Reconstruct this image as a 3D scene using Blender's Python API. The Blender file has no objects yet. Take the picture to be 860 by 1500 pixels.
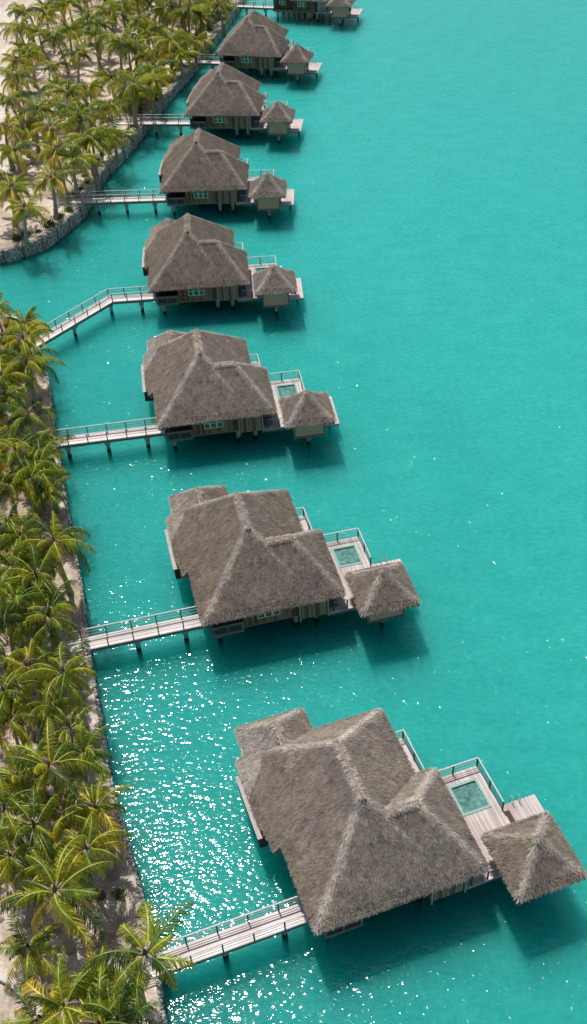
import bpy, math, random
from math import sin, cos, pi, sqrt, radians, atan2
from mathutils import Vector, Matrix

scene = bpy.context.scene
COL = scene.collection
random.seed(11)

# ------------------------------------------------------------------ helpers
class MB:
    """collects quads / boxes / tubes and links them as ONE mesh object"""
    def __init__(self): self.v = []; self.f = []; self.c = []
    def vert(self, p, c=None):
        self.v.append(tuple(p)); self.c.append(c); return len(self.v) - 1
    def face(self, pts, c=None):
        i = len(self.v)
        for p in pts: self.v.append(tuple(p)); self.c.append(c)
        self.f.append(tuple(range(i, i + len(pts))))
    def hexa(self, P, c=None):
        i = len(self.v)
        for p in P: self.v.append(tuple(p)); self.c.append(c)
        for q in ((0,3,2,1),(4,5,6,7),(0,1,5,4),(1,2,6,5),(2,3,7,6),(3,0,4,7)):
            self.f.append(tuple(i + k for k in q))
    def box(self, x0, x1, y0, y1, z0, z1, c=None):
        self.hexa([(x0,y0,z0),(x1,y0,z0),(x1,y1,z0),(x0,y1,z0),(x0,y0,z1),(x1,y0,z1),(x1,y1,z1),(x0,y1,z1)], c)
    def bar(self, p, q, w, h, c=None):
        """bar from p to q, width w across, height h"""
        p = Vector(p); q = Vector(q); d = (q - p).normalized()
        up = Vector((0,0,1))
        if abs(d.z) > .95: up = Vector((0,1,0))
        s = d.cross(up).normalized(); u = s.cross(d).normalized()
        s *= w / 2; u *= h / 2
        self.hexa([p-s-u, p+s-u, q+s-u, q-s-u, p-s+u, p+s+u, q+s+u, q-s+u], c)
    def tube(self, pts, rad, n=8, c=None, cap=True):
        rings = []
        for k, p in enumerate(pts):
            p = Vector(p)
            a = Vector(pts[max(k-1, 0)]); b = Vector(pts[min(k+1, len(pts)-1)])
            d = (b - a).normalized()
            x = d.orthogonal().normalized() if abs(d.z) < .9 else Vector((1,0,0)).cross(d).normalized()
            x = (Vector((1,0,0)) - d * d.x)
            if x.length < .2: x = Vector((0,1,0)) - d * d.y
            x.normalize(); y = d.cross(x)
            r = rad[k] if isinstance(rad, (list, tuple)) else rad
            rings.append([self.vert(p + (x*cos(2*pi*j/n) + y*sin(2*pi*j/n)) * r, c) for j in range(n)])
        for a, b in zip(rings, rings[1:]):
            for j in range(n):
                self.f.append((a[j], a[(j+1) % n], b[(j+1) % n], b[j]))
        if cap:
            self.f.append(tuple(reversed(rings[0]))); self.f.append(tuple(rings[-1]))
    def build(self, name, mat, parent=None, smooth=False):
        me = bpy.data.meshes.new(name)
        me.from_pydata(self.v, [], self.f)
        if any(c is not None for c in self.c):
            at = me.color_attributes.new('tint', 'FLOAT_COLOR', 'POINT')
            flat = []
            for c in self.c:
                c = c or (.5, .5, .5)
                flat += [c[0], c[1], c[2], 1.0]
            at.data.foreach_set('color', flat)
        if smooth: me.polygons.foreach_set('use_smooth', [True] * len(me.polygons))
        me.materials.append(mat); me.update()
        o = bpy.data.objects.new(name, me); COL.objects.link(o)
        if parent is not None: o.parent = parent
        return o

def tag(o, label=None, cat=None, group=None, kind=None):
    if label: o['label'] = label
    if cat: o['category'] = cat
    if group: o['group'] = group
    if kind: o['kind'] = kind
    return o
def thing(name, label, cat, loc=(0,0,0), rz=0, group=None):
    o = bpy.data.objects.new(name, None); COL.objects.link(o)
    o.location = loc; o.rotation_euler = (0, 0, rz); o.empty_display_size = .5
    return tag(o, label, cat, group)
def dup(root, loc, rz, label=None, scale=None):
    r = root.copy(); COL.objects.link(r); r.location = loc; r.rotation_euler = (0, 0, rz)
    if label: r['label'] = label
    if scale: r.scale = scale
    for ch in list(root.children):
        c = ch.copy(); COL.objects.link(c); c.parent = r
        for g in list(ch.children):
            d = g.copy(); COL.objects.link(d); d.parent = c
    return r

# ------------------------------------------------------------------ materials
class NT:
    def __init__(self, name):
        self.m = bpy.data.materials.new(name); self.m.use_nodes = True
        self.t = self.m.node_tree; self.t.nodes.clear()
        self.out = self.n('ShaderNodeOutputMaterial')
    def n(self, typ, **kw):
        nd = self.t.nodes.new(typ)
        for k, v in kw.items(): setattr(nd, k, v)
        return nd
    def l(self, a, b): self.t.links.new(a, b)
    def noise(self, vec, scale, detail=3, rough=.5):
        nd = self.n('ShaderNodeTexNoise'); nd.inputs['Scale'].default_value = scale
        nd.inputs['Detail'].default_value = detail; nd.inputs['Roughness'].default_value = rough
        if vec is not None: self.l(vec, nd.inputs['Vector'])
        return nd.outputs['Fac']
    def ramp(self, fac, stops):
        nd = self.n('ShaderNodeValToRGB'); el = nd.color_ramp.elements
        while len(el) < len(stops): el.new(.5)
        for e, (p, c) in zip(el, stops): e.position = p; e.color = (*c, 1)
        self.l(fac, nd.inputs['Fac']); return nd.outputs['Color']
    def mix(self, fac, a, b, mode='MIX'):
        nd = self.n('ShaderNodeMix', data_type='RGBA', blend_type=mode)
        for s, val in ((nd.inputs[0], fac), (nd.inputs[6], a), (nd.inputs[7], b)):
            if hasattr(val, 'is_output'): self.l(val, s)
            elif isinstance(val, (int, float)): s.default_value = val
            else: s.default_value = (*val, 1)
        return nd.outputs[2]
    def math(self, op, a, b=None, c=None):
        nd = self.n('ShaderNodeMath', operation=op)
        for i, val in enumerate((a, b, c)):
            if val is None: continue
            if hasattr(val, 'is_output'): self.l(val, nd.inputs[i])
            else: nd.inputs[i].default_value = val
        return nd.outputs[0]
    def mapping(self, vec, scale=(1,1,1), rot=(0,0,0)):
        nd = self.n('ShaderNodeMapping'); nd.inputs['Scale'].default_value = scale
        nd.inputs['Rotation'].default_value = rot
        self.l(vec, nd.inputs['Vector']); return nd.outputs[0]
    def obj(self, rnd=True):
        tc = self.n('ShaderNodeTexCoord').outputs['Object']
        if not rnd: return tc
        oi = self.n('ShaderNodeObjectInfo').outputs['Random']
        s = self.n('ShaderNodeVectorMath', operation='ADD')
        m = self.math('MULTIPLY', oi, 37.0)
        self.l(tc, s.inputs[0]); self.l(m, s.inputs[1]); return s.outputs[0]
    def world(self): return self.n('ShaderNodeNewGeometry').outputs['Position']
    def tint(self): return self.n('ShaderNodeAttribute', attribute_name='tint').outputs['Color']
    def bump(self, h, dist, strength=1.0, normal=None):
        nd = self.n('ShaderNodeBump'); nd.inputs['Distance'].default_value = dist
        nd.inputs['Strength'].default_value = strength
        self.l(h, nd.inputs['Height'])
        if normal is not None: self.l(normal, nd.inputs['Normal'])
        return nd.outputs[0]
    def bsdf(self, col, rough=.7, normal=None, spec=.3, link=True, **kw):
        b = self.n('ShaderNodeBsdfPrincipled')
        if hasattr(col, 'is_output'): self.l(col, b.inputs['Base Color'])
        else: b.inputs['Base Color'].default_value = (*col, 1)
        if hasattr(rough, 'is_output'): self.l(rough, b.inputs['Roughness'])
        else: b.inputs['Roughness'].default_value = rough
        b.inputs['Specular IOR Level'].default_value = spec
        if normal is not None: self.l(normal, b.inputs['Normal'])
        if link: self.l(b.outputs[0], self.out.inputs['Surface'])
        return b.outputs[0]

def mat_plain(name, col, var=.25, scale=3.0, rough=.75, bump=.0, stretch=(1,1,1), spec=.25):
    t = NT(name); o = t.obj()
    mp = t.mapping(o, stretch)
    n1 = t.noise(mp, scale, 4, .6); n2 = t.noise(o, .7, 2)
    f = t.math('ADD', t.math('MULTIPLY', n1, .7), t.math('MULTIPLY', n2, .3))
    dark = tuple(c * (1 - var * 1.3) for c in col); lite = tuple(min(1, c * (1 + var * 1.3)) for c in col)
    c = t.ramp(f, [(.3, dark), (.7, lite)])
    nr = t.bump(n1, bump) if bump else None
    t.bsdf(c, rough, nr, spec); return t.m

def mat_thatch():
    t = NT('thatch'); o = t.obj()
    tint = t.tint()
    sep = t.n('ShaderNodeSeparateColor'); t.l(tint, sep.inputs[0])
    base = t.ramp(sep.outputs[0], [(0.0, (.068,.054,.046)), (.35, (.195,.162,.133)), (.65, (.31,.268,.225)), (1.0, (.58,.54,.49))])
    n1 = t.noise(o, .45, 3, .55); n2 = t.noise(o, 2.3, 3, .6)
    c = t.mix(t.math('MULTIPLY', t.math('GREATER_THAN', n1, -1.0), 1.0), base, t.ramp(n1, [(.3, (.80,.80,.84)), (.72, (1.18,1.12,1.02))]), 'MULTIPLY')
    c = t.mix(1.0, c, t.ramp(n2, [(.25, (.82,.80,.80)), (.75, (1.15,1.15,1.14))]), 'MULTIPLY')
    rn = t.n('ShaderNodeObjectInfo').outputs['Random']
    c = t.mix(1.0, c, t.ramp(rn, [(0, (.90,.88,.86)), (.5, (1.0,1.0,1.0)), (1, (1.10,1.11,1.13))]), 'MULTIPLY')
    t.bsdf(c, .9, None, .15); return t.m

def mat_leaf():
    t = NT('palm_leaf'); o = t.obj(); tint = t.tint()
    rnd = t.n('ShaderNodeObjectInfo').outputs['Random']
    n1 = t.noise(o, 1.1, 2)
    c = t.mix(1.0, tint, t.ramp(n1, [(.3, (.75,.80,.8)), (.7, (1.25,1.18,1.1))]), 'MULTIPLY')
    c = t.mix(1.0, c, t.ramp(rnd, [(0, (.78,.90,.9)), (.5, (1.0,1.0,1.0)), (1, (1.10,1.05,.95))]), 'MULTIPLY')
    b = t.bsdf(c, .42, None, .45, link=False)
    tr = t.n('ShaderNodeBsdfTranslucent')
    t.l(t.mix(1.0, c, (1.35, 1.35, .7), 'MULTIPLY'), tr.inputs['Color'])
    mx = t.n('ShaderNodeMixShader'); mx.inputs[0].default_value = .42
    t.l(b, mx.inputs[1]); t.l(tr.outputs[0], mx.inputs[2]); t.l(mx.outputs[0], t.out.inputs['Surface'])
    return t.m

def mat_tinted(name, rough=.8, spec=.2, nscale=6, amt=.2, bump=0):
    t = NT(name); o = t.obj(); n1 = t.noise(o, nscale, 4, .6)
    c = t.mix(1.0, t.tint(), t.ramp(n1, [(.25, (1-amt,)*3), (.75, (1+amt,)*3)]), 'MULTIPLY')
    t.bsdf(c, rough, t.bump(n1, bump) if bump else None, spec); return t.m

def mat_water():
    t = NT('lagoon_water'); w = t.world()
    # ripples: short wind chop running across a slower swell
    a = t.noise(t.mapping(w, (1.0, 1.75, 1), (0, 0, radians(-24))), 1.45, 1, .5)
    b = t.noise(t.mapping(w, (.8, 1.5, 1), (0, 0, radians(12))), 3.0, 0, .5)
    s = t.noise(t.mapping(w, (.6, 1.3, 1), (0, 0, radians(-30))), .42, 2, .5)
    big = t.noise(w, .045, 2, .5)
    h = t.math('ADD', t.math('MULTIPLY', a, .62), t.math('ADD', t.math('MULTIPLY', b, .18), t.math('MULTIPLY', s, .75)))
    amp = t.math('MULTIPLY_ADD', big, 1.7, .08)
    h = t.math('MULTIPLY', h, amp)
    pk = t.noise(t.mapping(w, (1, 1.5, 1), (0, 0, radians(-24))), 2.3, 0, .5)
    pk = t.math('MULTIPLY', t.math('MAXIMUM', t.math('SUBTRACT', pk, .655), 0.0), 1.25)
    h = t.math('ADD', h, pk)
    nr = t.bump(h, .118)
    # body of the water: suspended coral sand lights it from within
    patch = t.noise(t.mapping(w, (1, 1, 1)), .035, 4, .55)
    dif = t.n('ShaderNodeBsdfDiffuse')
    t.l(t.ramp(patch, [(.3, (.006,.34,.265)), (.7, (.014,.43,.345))]), dif.inputs['Color'])
    t.l(nr, dif.inputs['Normal'])
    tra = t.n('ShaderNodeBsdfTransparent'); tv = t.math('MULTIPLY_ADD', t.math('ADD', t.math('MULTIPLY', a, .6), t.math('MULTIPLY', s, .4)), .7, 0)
    ripple_light = t.ramp(tv, [(.20, (.62,.82,.83)), (.46, (.97,1.0,1.0))])  # light and dark of the ripples painted into the surface tint
    # surface tint darkens broadly towards low x and low y, broken by noise
    sx = t.n('ShaderNodeSeparateXYZ'); t.l(w, sx.inputs[0])
    g = t.math('ADD', t.math('ADD', t.math('MULTIPLY', sx.outputs[0], .0085), t.math('MULTIPLY', sx.outputs[1], .0019)), t.math('MULTIPLY', t.noise(w, .022, 3, .55), .55))
    tone_grad = t.ramp(g, [(.04, (.70,.84,.85)), (.66, (1.0,1.0,1.0))])
    t.l(t.mix(1.0, ripple_light, tone_grad, 'MULTIPLY'), tra.inputs['Color'])
    body = t.n('ShaderNodeMixShader'); body.inputs[0].default_value = .90
    t.l(dif.outputs[0], body.inputs[1]); t.l(tra.outputs[0], body.inputs[2])
    gl = t.n('ShaderNodeBsdfGlossy'); gl.inputs['Roughness'].default_value = .07
    gl.inputs['Color'].default_value = (.8, .8, .8, 1)
    t.l(nr, gl.inputs['Normal'])
    fr = t.n('ShaderNodeFresnel'); fr.inputs['IOR'].default_value = 1.33; t.l(nr, fr.inputs['Normal'])
    mx = t.n('ShaderNodeMixShader'); t.l(fr.outputs[0], mx.inputs[0])
    t.l(body.outputs[0], mx.inputs[1]); t.l(gl.outputs[0], mx.inputs[2])
    t.l(mx.outputs[0], t.out.inputs['Surface'])
    vs = t.n('ShaderNodeVolumeScatter'); vs.inputs['Color'].default_value = (.32, .94, .90, 1); vs.inputs['Density'].default_value = .62
    vs.inputs['Anisotropy'].default_value = .0
    va = t.n('ShaderNodeVolumeAbsorption'); va.inputs['Color'].default_value = (.25, .985, .965, 1); va.inputs['Density'].default_value = .70
    ad = t.n('ShaderNodeAddShader'); t.l(vs.outputs[0], ad.inputs[0]); t.l(va.outputs[0], ad.inputs[1])
    t.l(ad.outputs[0], t.out.inputs['Volume'])
    return t.m

def mat_seabed():
    t = NT('seabed_sand'); w = t.world()
    n = t.noise(w, .05, 5, .6); m = t.noise(w, .6, 3)
    c = t.ramp(n, [(.3, (.03,.46,.37)), (.7, (.07,.80,.68))])
    c = t.mix(1.0, c, t.ramp(m, [(.3, (.93,.93,.93)), (.7, (1.06,1.06,1.06))]), 'MULTIPLY')
    t.bsdf(c, .95, None, 0); return t.m

def mat_sand():
    t = NT('beach_sand'); w = t.world()
    n = t.noise(w, .12, 5, .6); m = t.noise(w, 1.3, 5, .7); k = t.noise(w, 7, 4, .7)
    c = t.ramp(n, [(.30, (.56,.465,.385)), (.60, (.80,.71,.62))])
    c = t.mix(1.0, c, t.ramp(m, [(.30, (.66,.63,.60)), (.55, (1.0,1.0,1.0)), (.8, (1.08,1.07,1.05))]), 'MULTIPLY')
    c = t.mix(1.0, c, t.ramp(k, [(.33, (.62,.56,.50)), (.45, (1,1,1))]), 'MULTIPLY')
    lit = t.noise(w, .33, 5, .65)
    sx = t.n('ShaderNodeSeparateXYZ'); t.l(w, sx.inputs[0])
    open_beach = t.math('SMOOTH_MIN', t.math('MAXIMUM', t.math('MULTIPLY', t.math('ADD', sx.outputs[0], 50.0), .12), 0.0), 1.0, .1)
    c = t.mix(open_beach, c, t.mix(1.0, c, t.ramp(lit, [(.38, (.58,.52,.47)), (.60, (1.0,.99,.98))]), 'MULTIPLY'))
    h = t.math('ADD', m, t.math('MULTIPLY', k, .3))
    t.bsdf(c, .95, t.bump(h, .12), .1); return t.m

def mat_boards(name, axis, pitch=.14, light=(.70,.63,.60), dark=(.44,.36,.33)):
    """weathered boards: per-board colour, dark gaps, grain along the board"""
    t = NT(name); o = t.n('ShaderNodeTexCoord').outputs['Object']
    sep = t.n('ShaderNodeSeparateXYZ'); t.l(o, sep.inputs[0])
    across = sep.outputs[axis]
    q = t.math('DIVIDE', across, pitch); idx = t.math('FLOOR', q); fr = t.math('FRACT', q)
    wn = t.n('ShaderNodeTexWhiteNoise', noise_dimensions='1D'); t.l(idx, wn.inputs['W'])
    sc = [6, 6, 6]; sc[1 - axis] = .5
    g = t.noise(t.mapping(o, tuple(sc)), 2.2, 4, .6)
    f = t.math('ADD', t.math('MULTIPLY', wn.outputs[0], .55), t.math('MULTIPLY', g, .5))
    c = t.ramp(f, [(.15, dark), (.75, light)])
    big = t.noise(t.obj(), .5, 3)
    c = t.mix(1.0, c, t.ramp(big, [(.3, (.84,.82,.81)), (.7, (1.1,1.1,1.1))]), 'MULTIPLY')
    gap = t.math('LESS_THAN', t.math('ABSOLUTE', t.math('SUBTRACT', fr, .5)), .455)
    c = t.mix(gap, tuple(x * .45 for x in dark), c)
    t.bsdf(c, .8, None, .25); return t.m

M = {}
M['thatch'] = mat_thatch()
M['leaf'] = mat_leaf()
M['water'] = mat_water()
M['seabed'] = mat_seabed()
M['sand'] = mat_sand()
M['deck_y'] = mat_boards('weathered_deck_boards', 0)
M['deck_x'] = mat_boards('weathered_bridge_boards', 1, .16, (.86,.80,.78), (.62,.53,.50))
M['rail'] = mat_plain('weathered_rail_wood', (.30,.27,.255), .25, 4, .8, stretch=(1,1,1))
M['cap'] = mat_plain('pale_rail_cap', (.46,.42,.40), .2, 4, .8)
M['cable'] = mat_plain('rail_bar', (.34,.36,.36), .15, 4, .5)
M['railpost'] = mat_plain('dark_rail_post', (.10,.075,.065), .3, 4, .8)
M['beam'] = mat_plain('grey_beam', (.19,.18,.165), .3, 3, .85)
M['concrete'] = mat_plain('concrete_pile', (.42,.41,.38), .3, 2.5, .9, .02)
M['railing'] = mat_tinted('weathered_railing', .8, .25, 4, .2)
M['wall'] = mat_tinted('vertical_wall_boards', .8, .2, 5, .2)
M['darkwood'] = mat_plain('dark_brown_wood', (.075,.050,.043), .3, 4, .75)
M['greyframe'] = mat_plain('grey_brown_frame', (.19,.155,.14), .2, 4, .8)
M['panel'] = mat_plain('woven_tan_panel', (.64,.34,.24), .12, 9, .85)
M['green'] = mat_plain('pale_green_frame', (.80,.76,.52), .12, 5, .6)
M['glass'] = mat_plain('window_glass', (.05,.075,.07), .3, 2, .12, spec=.6)
M['floorglass'] = mat_plain('glass_floor', (.10,.25,.225), .5, 2.6, .12, .02, spec=.6)
M['teal'] = mat_plain('pale_teal_pool_kerb', (.26,.42,.37), .15, 5, .5)
M['stone'] = mat_tinted('coral_stone', .9, .15, 5, .25, .03)
M['wallcore'] = mat_plain('wall_core', (.22,.20,.17), .3, 3, .95)
M['trunk'] = mat_tinted('palm_bark', .9, .15, 5, .25, .03)
def mat_pile():
    t = NT('stained_concrete_pile'); w = t.world(); sep = t.n('ShaderNodeSeparateXYZ'); t.l(w, sep.inputs[0])
    n = t.noise(w, 2.5, 4, .6); z = t.math('ADD', sep.outputs[2], t.math('MULTIPLY', n, .5))
    c = t.ramp(z, [(.40, (.035,.045,.035)), (.72, (.40,.39,.36))])
    c = t.mix(1.0, c, t.ramp(n, [(.3, (.75,.75,.73)), (.7, (1.1,1.1,1.1))]), 'MULTIPLY')
    t.bsdf(c, .9, t.bump(n, .02), .2); return t.m
M['concrete'] = mat_pile()
M['metal'] = mat_plain('steel', (.5,.5,.5), .1, 3, .3, spec=.5)

# ------------------------------------------------------------------ thatch
ZE = 4.45
def hip_main(x, y):
    P = [ZE + .965 * x, ZE + .935 * (10.87 - x), ZE + .965 * y, ZE + 1.005 * (14.94 - y)]
    return P
def hip_wing(x, y):   return [ZE + .952 * y, ZE + .952 * (8.53 - y), ZE + 1.12 * (12.5 - x)]
def hip_rear(x, y):   return [ZE - .9 + 1.2 * (y - 11.5), ZE + .965 * x + .2, ZE + .84 * (x + .2), ZE + .78 * (5.12 - x), ZE + 1.05 * (17.21 - y)]
def smin(P, k=.16):
    m = min(P); return m - k * math.log(sum(math.exp(-(p - m) / k) for p in P))
def roof_h(x, y):
    """height and ridge closeness"""
    c = [(smin(hip_main(x, y)), hip_main(x, y))]
    if x > 5.6: c.append((smin(hip_wing(x, y)), hip_wing(x, y)))
    if y > 9.5: c.append((smin(hip_rear(x, y)), hip_rear(x, y)))
    h, P = max(c, key=lambda q: q[0])
    S = sorted(P)
    top = h
    return h, S[1] - S[0], top
def in_roof(x, y):
    return ((0 <= x <= 12.5 and 0 <= y <= 8.53) or (0 <= x <= 10.87 and 0 <= y <= 14.94)
            or (-.88 + max(0, 9.5 - y)*.12 <= x <= 0 and 6.6 <= y <= 14.9) or (-.2 <= x <= 5.12 and 9 <= y <= 17.21))
ROOF_EDGE = [(0,0),(12.5,0),(12.5,8.53),(10.87,8.53),(10.87,14.94),(5.12,14.94),(5.12,17.21),(-.2,17.21),(-.2,14.9),(-.88,14.9),(-.88,9.5),(-.53,6.6),(0,6.6)]

def gaz_h(x, y):
    P = [4.42 + 1.0 * (x + 2.52), 4.42 + 1.0 * (2.52 - x), 4.42 + 1.0 * (y + 2.52), 4.42 + 1.0 * (2.52 - y)]
    h = smin(P, .10)
    d = max(abs(x), abs(y)) / 2.52
    h -= .16 * sin(pi * min(1, d))                      # slightly hollow slopes
    S = sorted(P); return h, S[1] - S[0], h
GAZ_EDGE = [(-2.52,-2.52),(2.52,-2.52),(2.52,2.52),(-2.52,2.52)]

def thatch_core(mb, hf, inside, x0, x1, y0, y1, step, c=(.22,.22,.22)):
    nx = int(round((x1 - x0) / step)); ny = int(round((y1 - y0) / step)); idx = {}
    def vid(i, j):
        if (i, j) not in idx:
            x = x0 + (x1-x0) * i / nx; y = y0 + (y1-y0) * j / ny
            idx[(i, j)] = mb.vert((x, y, hf(x, y)[0] - .06), c)
        return idx[(i, j)]
    for i in range(nx):
        for j in range(ny):
            cx = x0 + (x1-x0) * (i + .5) / nx; cy = y0 + (y1-y0) * (j + .5) / ny
            if inside(cx, cy):
                mb.f.append((vid(i,j), vid(i+1,j), vid(i+1,j+1), vid(i,j+1)))

def strip(mb, p, d, side, n, L, w, lift0, lift1, tv, droop=0):
    """a tuft of thatch: starts at p (tucked in) and runs along d"""
    a = p + n * lift0; b = p + d * L + n * lift1 - Vector((0,0,droop))
    c0 = (tv * .80, 0, 0); c1 = (min(1, tv * 1.12), 0, 0)
    i = len(mb.v)
    for q, c in ((a - side*w, c0), (a + side*w, c0), (b + side*w*.55, c1), (b - side*w*.55, c1)):
        mb.v.append(tuple(q)); mb.c.append(c)
    mb.f.append((i, i+1, i+2, i+3))

def thatch_fill(mb, hf, inside, x0, x1, y0, y1, dens, rng):
    N = int((x1-x0) * (y1-y0) * dens)
    clump = {}
    for _ in range(N):
        x = rng.uniform(x0, x1); y = rng.uniform(y0, y1)
        if not inside(x, y): continue
        h, gap, _t = hf(x, y); e = .05
        gx = (hf(x+e, y)[0] - hf(x-e, y)[0]) / (2*e); gy = (hf(x, y+e)[0] - hf(x, y-e)[0]) / (2*e)
        g = sqrt(gx*gx + gy*gy)
        n = Vector((-gx, -gy, 1)).normalized()
        if g < .05: ang = rng.uniform(0, 2*pi); dx, dy = cos(ang), sin(ang); g = .05
        else: dx, dy = -gx/g, -gy/g
        ang = atan2(dy, dx) + rng.gauss(0, .11); dx, dy = cos(ang), sin(ang)
        d = Vector((dx, dy, 0)); d = (d - n * d.dot(n)).normalized()
        s = n.cross(d)
        key = (int(x*2.5), int(y*2.5)); cv = clump.setdefault(key, rng.gauss(0, .055))
        tv = .45 + cv + rng.gauss(0, .085)
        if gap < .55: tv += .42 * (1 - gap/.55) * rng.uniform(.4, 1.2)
        tv = max(.08, min(1, tv))
        L = rng.uniform(.30, .62)
        strip(mb, Vector((x, y, h)) - d * L * .3, d, s, n, L, rng.uniform(.018, .040), rng.uniform(-.03, 0), rng.uniform(.01, .075), tv)

def thatch_fringe(mb, hf, edge, rng, per_m=34):
    n = len(edge)
    for k in range(n):
        a = Vector((*edge[k], 0)); b = Vector((*edge[(k+1) % n], 0)); L = (b-a).length
        t = (b-a).normalized(); o = Vector((t.y, -t.x, 0))
        ph = rng.uniform(0, 9)
        def scal(u): return .20 * abs(sin(u * 4.6 + ph + .8*sin(u*1.9))) + .07 * sin(u * 1.3 + ph) - .05
        m = int(L * per_m)
        for layer in range(4):
            for i in range(m):
                u = rng.uniform(0, L)
                p = a + t * u - o * (.02 + .10 * layer) ; z = hf(p.x, p.y)[0]
                zs = z + rng.uniform(-.02, .06)
                hang = .20 + .06 * layer + scal(u) + rng.uniform(-.05, .10)
                d = (o * rng.uniform(.12, .50) + Vector((0, 0, -1)) + t * rng.gauss(0, .16)).normalized()
                side = t; tv = max(.05, min(1, .40 + .9 * scal(u) + rng.gauss(0, .13) - .05 * layer))
                strip(mb, Vector((p.x, p.y, zs)) + o * .03, d, side, o, hang, rng.uniform(.03, .06), 0, .02, tv)
        # thick cut edge behind the tufts
        mm = max(2, int(L / .3)); zt = []
        for i in range(mm):
            pa = a + t * (L * i / mm) - o * .03; pb = a + t * (L * (i+1) / mm) - o * .03
            za = hf(pa.x, pa.y)[0]; zb = hf(pb.x, pb.y)[0]
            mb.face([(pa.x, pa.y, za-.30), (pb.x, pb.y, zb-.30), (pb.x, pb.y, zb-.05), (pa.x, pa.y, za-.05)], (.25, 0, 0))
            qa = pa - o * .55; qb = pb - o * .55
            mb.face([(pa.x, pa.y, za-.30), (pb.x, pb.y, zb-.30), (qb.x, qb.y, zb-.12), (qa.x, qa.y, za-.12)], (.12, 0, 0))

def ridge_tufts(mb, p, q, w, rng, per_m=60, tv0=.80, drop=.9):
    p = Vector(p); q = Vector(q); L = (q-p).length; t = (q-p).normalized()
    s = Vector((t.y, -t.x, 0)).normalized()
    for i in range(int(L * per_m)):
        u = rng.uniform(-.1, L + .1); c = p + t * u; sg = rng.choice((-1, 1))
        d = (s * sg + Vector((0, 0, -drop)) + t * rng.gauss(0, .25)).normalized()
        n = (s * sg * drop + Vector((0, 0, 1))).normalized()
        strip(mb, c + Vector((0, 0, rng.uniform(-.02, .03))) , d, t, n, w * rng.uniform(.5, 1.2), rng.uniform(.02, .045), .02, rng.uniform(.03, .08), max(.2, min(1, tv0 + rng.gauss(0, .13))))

# ------------------------------------------------------------------ railings
def rail(name, pts, parent, z0, h=1.12, every=2.1, bars=2, first=True, last=True):
    """posts, a flat top rail and thin bars under it, along a polyline"""
    m = MB()
    for (a, b) in zip(pts, pts[1:]):
        a = Vector((*a, z0)); b = Vector((*b, z0)); L = (b-a).length
        n = max(1, round(L / every))
        for i in range(n + 1):
            p = a.lerp(b, i / n)
            m.box(p.x-.05, p.x+.05, p.y-.05, p.y+.05, z0 - .12, z0 + h - .02, (.10,.075,.065))
        m.bar(a + Vector((0,0,h)), b + Vector((0,0,h)), .10, .05, (.58,.54,.52))
        for k in range(bars):
            zz = h * (k + 1) / (bars + 1)
            m.bar(a + Vector((0,0,zz)), b + Vector((0,0,zz)), .035, .035, (.34,.36,.36))
    return m.build(name, M['railing'], parent)

def boards_wall(mb, x0, x1, y, z0, z1, pal, rng, thick=.06, pitch=.2, axis='x'):
    n = max(1, round((x1-x0) / pitch)); w = (x1-x0) / n
    for i in range(n):
        c = rng.choice(pal); k = rng.uniform(.75, 1.2); c = tuple(v*k for v in c)
        d = rng.uniform(0, .012)
        if axis == 'x': mb.box(x0+i*w+.006, x0+(i+1)*w-.006, y - d, y + thick, z0, z1, c)
        else: mb.box(y - d, y + thick + d, x0+i*w+.006, x0+(i+1)*w-.006, z0, z1, c)

OLIVE = [(.28,.12,.07), (.20,.08,.05), (.38,.175,.11), (.18,.065,.04), (.33,.16,.10)]
SAGE = [(.35,.20,.145), (.40,.24,.18), (.31,.18,.13), (.20,.105,.07)]
BROWN = [(.10,.065,.05), (.14,.09,.07), (.09,.06,.045), (.16,.11,.08)]

def window(parent, x0, x1, y, z0, z1, rows=2):
    """one casement: pale green frame, dark panes"""
    f = MB(); t = .07
    f.box(x0, x1, y-.07, y+.03, z0, z0+t); f.box(x0, x1, y-.07, y+.03, z1-t, z1)
    f.box(x0, x0+t, y-.07, y+.03, z0+t, z1-t); f.box(x1-t, x1, y-.07, y+.03, z0+t, z1-t)
    for r in range(1, rows):
        zz = z0 + (z1-z0) * r / rows
        f.box(x0+t, x1-t, y-.06, y+.02, zz-.03, zz+.03)
    w = f.build('window', M['green'], parent)
    g = MB(); g.box(x0+t, x1-t, y-.03, y-.01, z0+t, z1-t); g.build('pane', M['glass'], w)
    return w

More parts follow.
